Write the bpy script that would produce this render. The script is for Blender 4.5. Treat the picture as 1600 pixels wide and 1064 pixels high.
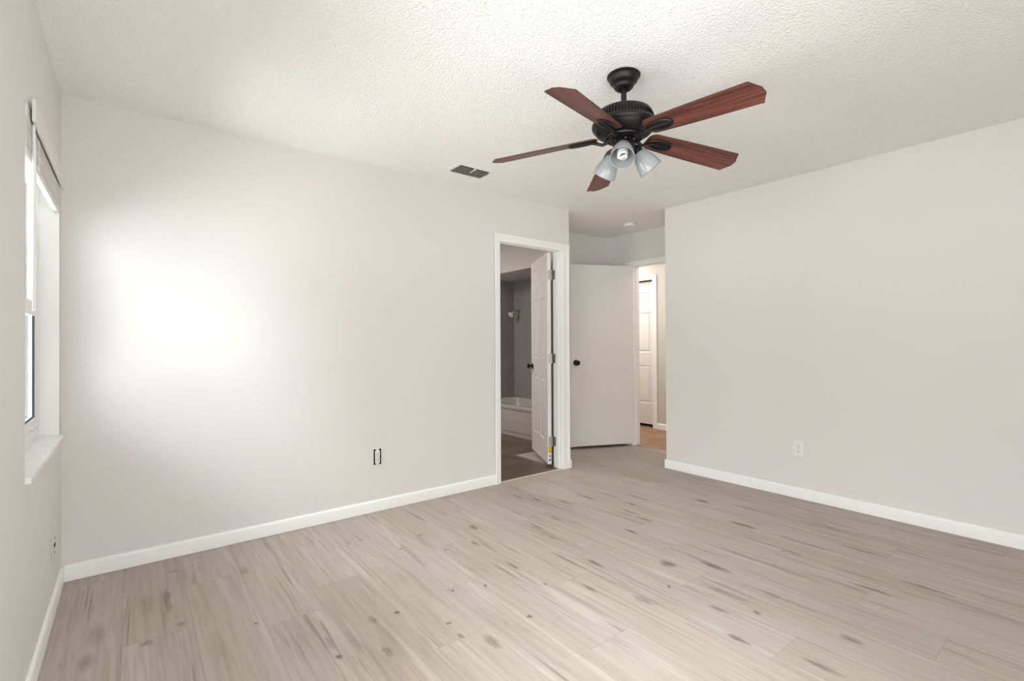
import bpy, bmesh, math, random
from mathutils import Vector, Matrix

for _o in list(bpy.data.objects):
    bpy.data.objects.remove(_o)
SC = bpy.context.scene
COL = SC.collection
PI = math.pi
R = math.radians

# ------------------------------------------------------------------ camera
F_PX, YAW, CAM_Z, ROLL, PITCH = 761.5, R(38.0875), 1.1823, R(-0.2745), R(0.3084)
_F = Vector((math.sin(YAW), math.cos(YAW), 0))
_Rv = Vector((math.cos(YAW), -math.sin(YAW), 0))
_Z = Vector((0, 0, 1))
_Fp = _F * math.cos(PITCH) + _Z * math.sin(PITCH)
_Up = -_F * math.sin(PITCH) + _Z * math.cos(PITCH)
_Rr = _Rv * math.cos(ROLL) + _Up * math.sin(ROLL)
_Uu = _Up * math.cos(ROLL) - _Rv * math.sin(ROLL)
cd = bpy.data.cameras.new('camera')
cam = bpy.data.objects.new('camera', cd)
COL.objects.link(cam)
cd.sensor_fit = 'HORIZONTAL'
cd.sensor_width = 36.0
cd.lens = 36.0 * F_PX / 1600.0
cd.clip_start = 0.02
cam.matrix_world = Matrix(((_Rr.x, _Uu.x, -_Fp.x, 0), (_Rr.y, _Uu.y, -_Fp.y, 0),
                           (_Rr.z, _Uu.z, -_Fp.z, CAM_Z), (0, 0, 0, 1)))
SC.camera = cam

# ------------------------------------------------------------------ light
SC.view_settings.view_transform = 'Standard'
SC.view_settings.look = 'None'
SC.view_settings.gamma = 1.0
SC.view_settings.use_curve_mapping = False
SC.view_settings.exposure = -0.04
SC.cycles.use_denoising = True
SC.cycles.max_bounces = 16
SC.cycles.diffuse_bounces = 10
SC.cycles.transparent_max_bounces = 16
SC.cycles.sample_clamp_indirect = 8.0

SKY_LEFT, SKY_REAR = 8.8, 6.0
W = bpy.data.worlds.new('world')
SC.world = W
W.use_nodes = True
_n = W.node_tree.nodes
_l = W.node_tree.links
_n.clear()
_out = _n.new('ShaderNodeOutputWorld')
_bg = _n.new('ShaderNodeBackground')
_tc = _n.new('ShaderNodeTexCoord')
_sep = _n.new('ShaderNodeSeparateXYZ')
_cr = _n.new('ShaderNodeValToRGB')
_mr = _n.new('ShaderNodeMapRange')
_mr.inputs[1].default_value = -1
_mr.inputs[2].default_value = 1
_l.new(_tc.outputs['Generated'], _sep.inputs[0])
_l.new(_sep.outputs[2], _mr.inputs[0])
_l.new(_mr.outputs[0], _cr.inputs[0])
# pale overcast sky over pale paving
_cr.color_ramp.elements[0].position = 0.0
_cr.color_ramp.elements[0].color = (1.75, 1.75, 1.76, 1)
_cr.color_ramp.elements[1].position = 1.0
_cr.color_ramp.elements[1].color = (3.6, 3.67, 3.74, 1)
_e = _cr.color_ramp.elements.new(0.49); _e.color = (1.10, 1.10, 1.11, 1)
_e = _cr.color_ramp.elements.new(0.52); _e.color = (0.62, 0.633, 0.645, 1)
_l.new(_cr.outputs[0], _bg.inputs[0])
# the sky is brighter on the left window's side of the house than behind the camera
_mx = _n.new('ShaderNodeMapRange')
_mx.inputs[1].default_value = -0.85
_mx.inputs[2].default_value = -0.15
_mx.inputs[3].default_value = SKY_LEFT
_mx.inputs[4].default_value = SKY_REAR
_l.new(_sep.outputs[0], _mx.inputs[0])
_l.new(_mx.outputs[0], _bg.inputs[1])
_l.new(_bg.outputs[0], _out.inputs[0])


def area_light(name, loc, rot, sx, sy, power, col=(1, 1, 1), portal=False):
    d = bpy.data.lights.new(name, 'AREA')
    d.shape = 'RECTANGLE'
    d.size, d.size_y = sx, sy
    d.energy = power
    d.color = col
    o = bpy.data.objects.new(name, d)
    COL.objects.link(o)
    o.location = loc
    o.rotation_euler = rot
    if portal:
        d.cycles.is_portal = True
    return o


# daylight portals in the left window and the two added windows (they only guide the sky sampling)
area_light('portal_left_window', (-0.39, 2.735, 1.36), (0, R(-90), 0), 1.25, 0.99, 1, portal=True)
area_light('portal_added_left_window', (-0.39, 0.52, 1.33), (0, R(-90), 0), 1.45, 1.85, 1, portal=True)
area_light('portal_added_front_window', (0.8, -0.58, 1.3), (R(90), 0, 0), 1.6, 1.6, 1, portal=True)
# unseen added lights: warm hallway lamp, second hallway fill for the nook, bathroom fill
area_light('hall_lamp', (5.25, 4.75, 2.42), (0, 0, 0), 0.4, 0.3, 22, (1.0, 0.94, 0.89))
area_light('added_hall_fill', (5.2, 2.9, 2.42), (0, 0, 0), 0.4, 0.3, 9, (1.0, 0.95, 0.90))
area_light('added_bath_fill', (2.4, 5.3, 2.42), (0, 0, 0), 0.3, 0.3, 26, (1.0, 0.95, 0.91))


# ------------------------------------------------------------------ materials
def srgb(r, g, b):
    f = lambda c: (c / 255 / 12.92) if c <= 10 else ((c / 255 + 0.055) / 1.055) ** 2.4
    return (f(r), f(g), f(b), 1)


def mat(name, col, rough=0.5, metal=0.0, spec=0.5, coat=0.0):
    m = bpy.data.materials.new(name)
    m.use_nodes = True
    b = m.node_tree.nodes['Principled BSDF']
    b.inputs['Base Color'].default_value = col
    b.inputs['Roughness'].default_value = rough
    b.inputs['Metallic'].default_value = metal
    b.inputs['Specular IOR Level'].default_value = spec
    if coat:
        b.inputs['Coat Weight'].default_value = coat
        b.inputs['Coat Roughness'].default_value = 0.06
    return m


class NT:
    """small helper round a node tree"""
    def __init__(s, m):
        s.t = m.node_tree
        s.n = s.t.nodes
        s.l = s.t.links
        s.b = s.n.get('Principled BSDF')

    def node(s, typ, **kw):
        n = s.n.new(typ)
        for k, v in kw.items():
            setattr(n, k, v)
        return n

    def math(s, op, a, b=None, c=None, clamp=False):
        n = s.n.new('ShaderNodeMath')
        n.operation = op
        n.use_clamp = clamp
        for i, x in enumerate((a, b, c)):
            if x is None:
                continue
            if isinstance(x, (int, float)):
                n.inputs[i].default_value = x
            else:
                s.l.new(x, n.inputs[i])
        return n.outputs[0]

    def mix(s, fac, a, b, mode='MIX'):
        n = s.n.new('ShaderNodeMixRGB')
        n.blend_type = mode
        for i, x in enumerate((fac, a, b)):
            if isinstance(x, (int, float)):
                n.inputs[i].default_value = x
            elif isinstance(x, tuple):
                n.inputs[i].default_value = x
            else:
                s.l.new(x, n.inputs[i])
        return n.outputs[0]

    def ramp(s, fac, stops, interp='LINEAR'):
        n = s.n.new('ShaderNodeValToRGB')
        n.color_ramp.interpolation = interp
        e = n.color_ramp.elements
        while len(e) < len(stops):
            e.new(0.5)
        for i, (p, c) in enumerate(stops):
            e[i].position = p
            e[i].color = c if isinstance(c, tuple) else (c, c, c, 1)
        s.l.new(fac, n.inputs[0])
        return n.outputs[0]

    def mrange(s, x, a, b, c, d, smooth=False):
        n = s.n.new('ShaderNodeMapRange')
        if smooth:
            n.interpolation_type = 'SMOOTHSTEP'
        s.l.new(x, n.inputs[0])
        for i, v in enumerate((a, b, c, d)):
            n.inputs[i + 1].default_value = v
        return n.outputs[0]

    def pos(s):
        n = s.n.new('ShaderNodeNewGeometry')
        return n.outputs['Position']

    def mapping(s, vec, loc=(0, 0, 0), scale=(1, 1, 1), rot=(0, 0, 0)):
        n = s.n.new('ShaderNodeMapping')
        s.l.new(vec, n.inputs[0])
        n.inputs[1].default_value = loc
        n.inputs[2].default_value = rot
        n.inputs[3].default_value = scale
        return n.outputs[0]

    def noise(s, vec, scale, detail=2.0, rough=0.5, dist=0.0):
        n = s.n.new('ShaderNodeTexNoise')
        if vec is not None:
            s.l.new(vec, n.inputs['Vector'])
        n.inputs['Scale'].default_value = scale
        n.inputs['Detail'].default_value = detail
        n.inputs['Roughness'].default_value = rough
        n.inputs['Distortion'].default_value = dist
        return n.outputs[0]

    def bump(s, h, strength, dist):
        n = s.n.new('ShaderNodeBump')
        s.l.new(h, n.inputs['Height'])
        n.inputs['Strength'].default_value = strength
        n.inputs['Distance'].default_value = dist
        s.l.new(n.outputs[0], s.b.inputs['Normal'])


def paint(name, col, rough=0.5, bscale=70, bstr=0.15, bdist=0.002, spec=0.35):
    m = mat(name, col, rough, spec=spec)
    t = NT(m)
    p = t.pos()
    t.bump(t.noise(p, bscale, 3, 0.55), bstr, bdist)
    return m


M = {}
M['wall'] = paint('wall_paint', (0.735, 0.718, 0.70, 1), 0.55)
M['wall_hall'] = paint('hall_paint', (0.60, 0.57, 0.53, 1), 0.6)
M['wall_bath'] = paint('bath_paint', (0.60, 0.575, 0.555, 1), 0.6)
M['trim'] = paint('trim_paint', (0.88, 0.873, 0.855, 1), 0.38, 30, 0.05, 0.001)
M['door'] = paint('door_paint', (0.79, 0.775, 0.75, 1), 0.42, 40, 0.05, 0.001)
M['vinyl'] = mat('white_vinyl', (0.82, 0.82, 0.81, 1), 0.35)
M['blind'] = mat('blind_vinyl', (0.76, 0.75, 0.73, 1), 0.4)
M['plastic'] = mat('white_plastic', (0.80, 0.79, 0.765, 1), 0.35)
M['plate'] = mat('painted_plate', (0.66, 0.645, 0.62, 1), 0.45)
M['black'] = mat('black_void', (0.006, 0.006, 0.006, 1), 0.8, spec=0.1)
M['gasket'] = mat('gasket_rubber', (0.03, 0.03, 0.03, 1), 0.7)
M['knob'] = mat('black_knob_metal', (0.012, 0.011, 0.011, 1), 0.35, 0.6)
M['fanmetal'] = mat('fan_bronze_black', (0.0065, 0.0055, 0.006, 1), 0.42, 0.1, 0.4)
M['steel'] = mat('hinge_steel', (0.50, 0.49, 0.47, 1), 0.38, 0.9)
M['screw'] = mat('screw_steel', (0.35, 0.34, 0.33, 1), 0.4, 0.9)
M['brass'] = mat('lamp_base_metal', (0.70, 0.62, 0.45, 1), 0.35, 0.8)
M['tub'] = mat('tub_enamel', (0.50, 0.485, 0.46, 1), 0.18, coat=0.4)  # white tub; the alcove's shade is put into this darker colour
M['cfl'] = mat('bulb_glass', (0.62, 0.61, 0.575, 1), 0.25)
M['label_yellow'] = mat('label_yellow', (0.72, 0.50, 0.02, 1), 0.5)
M['label_white'] = mat('label_white', (0.80, 0.80, 0.82, 1), 0.5)
M['label_ink'] = mat('label_ink', (0.10, 0.12, 0.22, 1), 0.6)
M['duct'] = mat('duct_shade_black', (0.012, 0.011, 0.010, 1), 0.6)
M['louver'] = mat('louver_grey', (0.13, 0.122, 0.11, 1), 0.5)


def ceiling_mat():
    m = mat('popcorn_ceiling', (0.90, 0.893, 0.875, 1), 0.85, spec=0.15)
    t = NT(m)
    p = t.pos()
    v = t.node('ShaderNodeTexVoronoi')
    v.feature = 'SMOOTH_F1'
    v.inputs['Scale'].default_value = 105
    v.inputs['Smoothness'].default_value = 0.4
    d = t.mapping(p)
    t.l.new(d, v.inputs['Vector'])
    h = t.math('ADD', t.math('MULTIPLY', v.outputs['Distance'], -1.0), t.math('MULTIPLY', t.noise(p, 80, 4, 0.6), 1.5))
    t.bump(h, 0.7, 0.005)
    return m


M['ceiling'] = ceiling_mat()


def glass_mat():
    m = bpy.data.materials.new('window_glass')
    m.use_nodes = True
    t = m.node_tree
    t.nodes.clear()
    o = t.nodes.new('ShaderNodeOutputMaterial')
    mx = t.nodes.new('ShaderNodeMixShader')
    fr = t.nodes.new('ShaderNodeFresnel')
    fr.inputs[0].default_value = 1.3
    tr = t.nodes.new('ShaderNodeBsdfTransparent')
    tr.inputs[0].default_value = (0.93, 0.95, 0.94, 1)
    gl = t.nodes.new('ShaderNodeBsdfGlossy')
    gl.inputs['Roughness'].default_value = 0.02
    t.links.new(fr.outputs[0], mx.inputs[0])
    t.links.new(tr.outputs[0], mx.inputs[1])
    t.links.new(gl.outputs[0], mx.inputs[2])
    t.links.new(mx.outputs[0], o.inputs[0])
    return m


M['glass'] = glass_mat()


def shade_mat():
    m = bpy.data.materials.new('frosted_shade_glass')
    m.use_nodes = True
    t = m.node_tree
    b = t.nodes['Principled BSDF']
    b.inputs['Base Color'].default_value = (0.46, 0.475, 0.49, 1)
    b.inputs['Roughness'].default_value = 0.9
    b.inputs['Specular IOR Level'].default_value = 0.0
    b.inputs['Coat Weight'].default_value = 1.0
    b.inputs['Coat Roughness'].default_value = 0.04
    o = t.nodes['Material Output']
    tr = t.nodes.new('ShaderNodeBsdfTranslucent')
    tr.inputs[0].default_value = (0.46, 0.475, 0.49, 1)
    mx = t.nodes.new('ShaderNodeMixShader')
    mx.inputs[0].default_value = 0.35
    t.links.new(b.outputs[0], mx.inputs[1])
    t.links.new(tr.outputs[0], mx.inputs[2])
    t.links.new(mx.outputs[0], o.inputs[0])
    return m


M['shade'] = shade_mat()


def blade_mat():
    m = mat('mahogany_blade', (0.1, 0.03, 0.02, 1), 0.38, spec=0.45)
    t = NT(m)
    tc = t.node('ShaderNodeTexCoord')
    v = t.mapping(tc.outputs['Object'], scale=(2.2, 55, 3))
    n = t.noise(v, 1.0, 5, 0.6, 0.4)
    v2 = t.mapping(tc.outputs['Object'], scale=(1.0, 16, 2))
    n2 = t.noise(v2, 1.0, 2, 0.5, 0.2)
    f = t.math('ADD', t.math('MULTIPLY', n, 0.6), t.math('MULTIPLY', n2, 0.4))
    c = t.ramp(f, [(0.36, (0.040, 0.012, 0.011, 1)), (0.47, (0.105, 0.028, 0.021, 1)), (0.56, (0.20, 0.058, 0.036, 1)), (0.66, (0.33, 0.115, 0.062, 1))])
    t.l.new(c, t.b.inputs['Base Color'])
    return m


M['blade'] = blade_mat()
M['blade_edge'] = mat('blade_edge_dark', (0.05, 0.018, 0.014, 1), 0.5)

PLANK_W, PLANK_X0, PLANK_L = 0.237, 0.21, 1.193
# where an end joint falls in each plank row (metres along the row), rows counted from the left wall
JOINTS = {-3: 0.35, -2: 0.8, -1: 2.447, 0: 2.870, 1: 2.245, 2: 2.457, 3: 1.672, 4: 2.045, 5: 1.30, 6: 0.55, 7: 0.842, 8: 1.36,
          9: 1.657, 10: 0.779, 11: 1.240, 12: 0.30, 13: 0.836, 14: 1.240, 15: 0.448, 16: 0.95, 17: 0.1, 18: 0.6, 19: 1.0}
# knots and dark streaks of the boards: x, y, half width, half length, darkness
KNOTS = [(1.735, 2.62, .022, .045, .75), (2.711, 2.03, .016, .05, .6), (2.257, 1.54, .028, .040, .8), (2.425, 1.375, .022, .075, .85),
         (3.353, 1.99, .022, .050, .85), (3.117, 1.57, .022, .075, .8), (0.06, 2.77, .030, .10, .22), (.135, 2.76, .013, .12, .55),
         (0.47, 2.88, .02, .05, .35), (0.82, 2.015, .016, .030, .45), (2.467, 1.95, .010, .055, .9), (2.89, 2.28, .009, .05, .85), (2.254, 2.40, .012, .05, .5),
         (1.963, 1.79, .012, .05, .8), (.923, 2.008, .011, .012, .95), (2.252, .701, .016, .040, .7), (.62, 1.98, .010, .05, .35),
         (1.851, 1.40, .016, .05, .5), (1.872, 1.90, .010, .13, .55), (2.747, 2.18, .012, .07, .7), (2.21, 1.207, .018, .10, .6),
         (2.36, 1.03, .012, .16, .5), (2.784, .79, .014, .08, .6), (1.605, 2.40, .012, .05, .7), (2.06, 2.38, .013, .06, .5),
         (.05, 2.42, .02, .022, .55), (-.11, 2.62, .025, .09, .3), (-.13, 2.42, .02, .06, .45), (.17, 2.50, .015, .02, .5),
         (1.365, 1.965, .009, .009, .95), (1.215, 2.02, .009, .009, .9), (1.06, 1.79, .009, .009, .95), (1.36, 1.615, .009, .010, .9), (1.60, 1.80, .007, .008, .9),
         (.62, 1.86, .010, .014, .8), (.70, 1.91, .012, .08, .3), (.78, 1.78, .014, .04, .6), (1.13, 1.58, .018, .05, .6), (1.05, 1.68, .012, .015, .6),
         (1.905, .98, .014, .04, .85), (1.98, .70, .016, .06, .6), (2.05, 1.14, .012, .04, .6), (2.15, 1.02, .014, .014, .8), (2.05, 1.40, .01, .012, .8),
         (2.75, 2.60, .014, .09, .6), (2.55, 2.62, .012, .09, .55), (3.05, 2.34, .010, .10, .75), (2.42, 2.80, .012, .05, .8), (2.35, 2.95, .016, .07, .5),
         (3.45, 1.70, .012, .10, .55), (3.5, 1.2, .012, .12, .5), (3.25, .95, .014, .10, .55), (3.0, .62, .014, .10, .6), (2.93, 1.19, .012, .05, .55),
         (1.60, 2.05, .010, .06, .65), (1.74, 1.62, .010, .05, .6), (.42, 2.30, .010, .010, .8), (.29, 3.05, .008, .008, .9), (.18, 3.10, .02, .02, .4), (1.41, 2.72, .02, .02, .4),
         (1.23, 2.62, .009, .012, .7), (1.42, 2.44, .009, .012, .7), (2.02, 2.18, .012, .03, .5), (1.53, 2.02, .01, .10, .45)]


def floor_mat():
    m = mat('laminate_planks', (0.5, 0.4, 0.35, 1), 0.5, spec=0.22)
    t = NT(m)
    p = t.pos()
    sp = t.node('ShaderNodeSeparateXYZ')
    t.l.new(p, sp.inputs[0])
    x, y = sp.outputs[0], sp.outputs[1]
    rx = t.math('DIVIDE', t.math('SUBTRACT', x, PLANK_X0), PLANK_W)
    row = t.math('FLOOR', rx)
    fx = t.math('SUBTRACT', rx, row)
    # joint offset of each row from a stepped ramp
    k0, k1 = -3, 20
    rr = t.math('DIVIDE', t.math('ADD', row, 0.5 - k0), float(k1 - k0))
    st = []
    for k in range(k0, k1):
        j = (JOINTS.get(k, 0.5) / PLANK_L) % 1.0
        st.append(((k - k0) / (k1 - k0), (j, j, j, 1)))
    off = t.ramp(rr, st, 'CONSTANT')
    ry = t.math('SUBTRACT', t.math('DIVIDE', y, PLANK_L), off)
    cell = t.math('FLOOR', ry)
    fy = t.math('SUBTRACT', ry, cell)
    cv = t.node('ShaderNodeCombineXYZ')
    t.l.new(row, cv.inputs[0])
    t.l.new(cell, cv.inputs[1])
    wn = t.node('ShaderNodeTexWhiteNoise')
    wn.noise_dimensions = '3D'
    t.l.new(cv.outputs[0], wn.inputs[0])
    rnd, rcol = wn.outputs[0], wn.outputs[1]
    sc = t.node('ShaderNodeSeparateColor')
    t.l.new(rcol, sc.inputs[0])
    # position with a per-board shift so that the grain breaks at the seams
    sh = t.node('ShaderNodeVectorMath', operation='SCALE')
    t.l.new(rcol, sh.inputs[0])
    sh.inputs[3].default_value = 13.0
    ad = t.node('ShaderNodeVectorMath', operation='ADD')
    t.l.new(p, ad.inputs[0])
    t.l.new(sh.outputs[0], ad.inputs[1])
    q = ad.outputs[0]
    fine = t.noise(t.mapping(q, scale=(70, 3.0, 1)), 1.0, 4, 0.65, 0.3)
    broad = t.noise(t.mapping(q, scale=(13, 1.1, 1)), 1.0, 3, 0.55, 0.9)
    blot = t.noise(t.mapping(q, scale=(3.2, 1.3, 1)), 1.0, 2, 0.5, 0.3)
    # cathedral rings
    wv = t.node('ShaderNodeTexWave')
    wv.wave_type = 'BANDS'
    wv.bands_direction = 'X'
    wv.wave_profile = 'SAW'
    t.l.new(t.mapping(q, scale=(5.0, 0.55, 1)), wv.inputs[0])
    wv.inputs['Scale'].default_value = 1.4
    wv.inputs['Distortion'].default_value = 6.0
    wv.inputs['Detail'].default_value = 2.0
    wv.inputs['Detail Scale'].default_value = 0.9
    base = t.ramp(rnd, [(0.0, (0.45, 0.386, 0.352, 1)), (0.35, (0.475, 0.405, 0.362, 1)), (0.65, (0.455, 0.402, 0.378, 1)), (1.0, (0.405, 0.342, 0.302, 1))])
    c = t.mix(t.mrange(blot, 0.35, 0.7, 0.0, 0.75), base, (0.425, 0.345, 0.283, 1))
    c = t.mix(t.mrange(broad, 0.52, 0.75, 0.0, 0.45, True), c, (0.30, 0.235, 0.19, 1))
    c = t.mix(t.mrange(broad, 0.42, 0.28, 0.0, 0.5, True), c, (0.56, 0.485, 0.43, 1))
    c = t.mix(t.mrange(wv.outputs[0], 0.6, 1.0, 0.0, 0.20, True), c, (0.32, 0.25, 0.205, 1))
    c = t.mix(t.mrange(fine, 0.48, 0.74, 0.0, 0.36), c, (0.30, 0.24, 0.20, 1))
    # long thin dark mineral streaks
    strk = t.noise(t.mapping(q, loc=(5, 2, 0), scale=(42, 1.5, 1)), 1.0, 2, 0.5, 0.6)
    gate = t.noise(t.mapping(q, loc=(9, 4, 0), scale=(5, 1.2, 1)), 1.0, 1, 0.5)
    sk = t.math('MULTIPLY', t.mrange(strk, 0.57, 0.70, 0.0, 1.0, True), t.mrange(gate, 0.42, 0.58, 0.0, 1.0, True))
    c = t.mix(t.math('MULTIPLY', sk, 0.56), c, (0.205, 0.155, 0.125, 1))
    lt = t.noise(t.mapping(q, loc=(1, 8, 0), scale=(30, 1.2, 1)), 1.0, 2, 0.5, 0.4)
    c = t.mix(t.mrange(lt, 0.58, 0.72, 0.0, 0.40, True), c, (0.60, 0.53, 0.485, 1))
    grit = t.noise(t.mapping(p, loc=(2, 3, 0), scale=(120, 10, 1)), 1.0, 4, 0.7, 0.5)
    # knots and streaks
    wob = t.noise(t.mapping(p, scale=(40, 14, 1)), 1.0, 3, 0.6)
    wob2 = t.noise(t.mapping(p, loc=(3, 7, 0), scale=(26, 9, 1)), 1.0, 3, 0.6)
    wx = t.math('ADD', x, t.math('MULTIPLY', t.math('SUBTRACT', wob, 0.5), 0.030))
    wy = t.math('ADD', y, t.math('MULTIPLY', t.math('SUBTRACT', wob2, 0.5), 0.075))
    acc = None
    for (kx, ky, hw, hl, dk) in KNOTS:
        a = t.math('MULTIPLY_ADD', wx, 1 / hw, -kx / hw)
        b = t.math('MULTIPLY_ADD', wy, 1 / hl, -ky / hl)
        d = t.math('MULTIPLY_ADD', a, a, t.math('MULTIPLY', b, b))
        e = t.math('MULTIPLY_ADD', d, -dk * 0.55, dk, clamp=True)
        acc = e if acc is None else t.math('MAXIMUM', acc, e)
    grain = t.mrange(grit, 0.34, 0.56, 0.30, 1.0)
    c = t.mix(t.math('MULTIPLY', t.math('MULTIPLY', acc, grain), 1.0), c, (0.085, 0.060, 0.048, 1))
    # seams: long edges and butt ends, faint
    ex = t.math('MULTIPLY', t.math('MINIMUM', fx, t.math('SUBTRACT', 1.0, fx)), PLANK_W)
    ey = t.math('MULTIPLY', t.math('MINIMUM', fy, t.math('SUBTRACT', 1.0, fy)), PLANK_L)
    ed = t.math('MINIMUM', ex, ey)
    c = t.mix(t.mrange(ed, 0.0006, 0.0020, 0.28, 0.0), c, (0.16, 0.125, 0.10, 1))
    t.l.new(c, t.b.inputs['Base Color'])
    h = t.math('ADD', t.math('MULTIPLY', fine, 0.25), t.mrange(ed, 0.0, 0.0025, 0.0, 1.0))
    t.bump(h, 0.25, 0.0008)
    t.l.new(t.mrange(fine, 0.3, 0.7, 0.45, 0.58), t.b.inputs['Roughness'])
    return m


M['floor'] = floor_mat()


def tile_mat(name, px, py, x0, y0, c1, c2, grout, gw=0.004, plane='XY', rough=0.35, nscale=3.0, stagger=False):
    m = mat(name, c1, rough, spec=0.4)
    t = NT(m)
    p = t.pos()
    sp = t.node('ShaderNodeSeparateXYZ')
    t.l.new(p, sp.inputs[0])
    if plane == 'XY':
        a, b = sp.outputs[0], sp.outputs[1]
    else:
        a, b = t.math('ADD', sp.outputs[0], sp.outputs[1]), sp.outputs[2]
    v = t.math('DIVIDE', t.math('SUBTRACT', b, y0), py)
    u = t.math('DIVIDE', t.math('SUBTRACT', a, x0), px)
    if stagger:
        u = t.math('ADD', u, t.math('MULTIPLY', t.math('MODULO', t.math('FLOOR', t.math('ADD', v, 100.0)), 2.0), 0.5))
    fu, fv = t.math('FRACT', u), t.math('FRACT', v)
    eu = t.math('MULTIPLY', t.math('MINIMUM', fu, t.math('SUBTRACT', 1.0, fu)), px)
    ev = t.math('MULTIPLY', t.math('MINIMUM', fv, t.math('SUBTRACT', 1.0, fv)), py)
    ed = t.math('MINIMUM', eu, ev)
    n = t.noise(p, nscale, 6, 0.62, 0.8)
    c = t.ramp(n, [(0.32, c1), (0.68, c2)])
    c = t.mix(t.mrange(ed, gw * 0.5, gw, 1.0, 0.0), c, grout)
    t.l.new(c, t.b.inputs['Base Color'])
    t.bump(t.mrange(ed, 0.0, gw, 0.0, 1.0), 0.4, 0.0015)
    return m


M['bath_floor'] = tile_mat('bath_floor_tile', 0.62, 0.50, 3.175, 3.808, (0.085, 0.052, 0.038, 1), (0.165, 0.115, 0.092, 1), (0.24, 0.19, 0.16, 1), 0.006, rough=0.4)
M['hall_floor'] = tile_mat('hall_floor_tile', 0.42, 0.42, 4.787, 3.3, (0.24, 0.120, 0.070, 1), (0.37, 0.215, 0.13, 1), (0.42, 0.30, 0.21, 1), 0.006, rough=0.4)
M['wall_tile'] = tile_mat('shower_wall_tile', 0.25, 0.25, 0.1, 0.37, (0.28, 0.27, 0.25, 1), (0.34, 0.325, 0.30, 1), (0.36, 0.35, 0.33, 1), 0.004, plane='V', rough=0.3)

# ------------------------------------------------------------------ mesh helpers


def quadfix(bm):
    bmesh.ops.recalc_face_normals(bm, faces=bm.faces)


def add_box(bm, x0, x1, y0, y1, z0, z1, bev=0.0, seg=2, mtx=None):
    vs = [bm.verts.new((x, y, z)) for x in (x0, x1) for y in (y0, y1) for z in (z0, z1)]
    fs = []
    for idx in ((0, 1, 3, 2), (4, 6, 7, 5), (0, 4, 5, 1), (2, 3, 7, 6), (0, 2, 6, 4), (1, 5, 7, 3)):
        fs.append(bm.faces.new([vs[i] for i in idx]))
    es = list({e for f in fs for e in f.edges})
    nv = vs
    if bev:
        r = bmesh.ops.bevel(bm, geom=es, offset=bev, segments=seg, affect='EDGES', profile=0.5)
        nv = list({v for f in r['faces'] for v in f.verts} | {v for v in vs if v.is_valid})
        # collect connected verts
        seen, stack = set(), [nv[0]]
        while stack:
            v = stack.pop()
            if v in seen:
                continue
            seen.add(v)
            stack += [e.other_vert(v) for e in v.link_edges]
        nv = list(seen)
    if mtx is not None:
        bmesh.ops.transform(bm, matrix=mtx, verts=nv)
    return nv


def box(*a, **k):
    bm = bmesh.new()
    add_box(bm, *a, **k)
    quadfix(bm)
    return bm


def boxes(*bs, bev=0.0):
    bm = bmesh.new()
    for b in bs:
        add_box(bm, *b, bev=bev)
    quadfix(bm)
    return bm


def add_lathe(bm, prof, seg=48, mtx=None, closed=False):
    """prof: list of (r, z); revolved about Z"""
    rings = []
    new = []
    for r, z in prof:
        if r < 1e-6:
            v = bm.verts.new((0, 0, z))
            rings.append([v])
            new.append(v)
        else:
            ring = [bm.verts.new((r * math.cos(2 * PI * i / seg), r * math.sin(2 * PI * i / seg), z)) for i in range(seg)]
            rings.append(ring)
            new += ring
    pairs = list(zip(rings, rings[1:]))
    if closed:
        pairs.append((rings[-1], rings[0]))
    for a, b in pairs:
        for i in range(seg):
            j = (i + 1) % seg
            if len(a) == 1 and len(b) == 1:
                continue
            if len(a) == 1:
                bm.faces.new((a[0], b[i], b[j]))
            elif len(b) == 1:
                bm.faces.new((a[i], a[j], b[0]))
            else:
                bm.faces.new((a[i], a[j], b[j], b[i]))
    if mtx is not None:
        bmesh.ops.transform(bm, matrix=mtx, verts=new)
    return new


def lathe(prof, seg=48, mtx=None, closed=False):
    bm = bmesh.new()
    add_lathe(bm, prof, seg, mtx, closed)
    quadfix(bm)
    return bm


def add_tube(bm, pts, rad, seg=10, closed=False, cap=True):
    pts = [Vector(p) for p in pts]
    n = len(pts)
    rads = rad if isinstance(rad, (list, tuple)) else [rad] * n
    rings = []
    prev = None
    for i, p in enumerate(pts):
        if closed:
            d = pts[(i + 1) % n] - pts[i - 1]
        else:
            d = pts[min(i + 1, n - 1)] - pts[max(i - 1, 0)]
        d.normalize()
        if prev is None:
            a = Vector((0, 0, 1)) if abs(d.z) < 0.9 else Vector((1, 0, 0))
            u = d.cross(a).normalized()
        else:
            u = (prev - d * prev.dot(d)).normalized()
        prev = u
        w = d.cross(u)
        rings.append([bm.verts.new(p + (u * math.cos(2 * PI * k / seg) + w * math.sin(2 * PI * k / seg)) * rads[i]) for k in range(seg)])
    prs = list(zip(rings, rings[1:]))
    if closed:
        prs.append((rings[-1], rings[0]))
    for a, b in prs:
        for k in range(seg):
            j = (k + 1) % seg
            bm.faces.new((a[k], a[j], b[j], b[k]))
    if cap and not closed:
        bm.faces.new(rings[0][::-1])
        bm.faces.new(rings[-1])


def tube(pts, rad, seg=10, closed=False):
    bm = bmesh.new()
    add_tube(bm, pts, rad, seg, closed)
    quadfix(bm)
    return bm


def add_prism(bm, poly, z0, z1, bev=0.0):
    a = [bm.verts.new((x, y, z0)) for x, y in poly]
    b = [bm.verts.new((x, y, z1)) for x, y in poly]
    bm.faces.new(a[::-1])
    bm.faces.new(b)
    n = len(poly)
    for i in range(n):
        j = (i + 1) % n
        bm.faces.new((a[i], a[j], b[j], b[i]))
    return a + b


def prism(poly, z0, z1):
    bm = bmesh.new()
    add_prism(bm, poly, z0, z1)
    quadfix(bm)
    return bm


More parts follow.
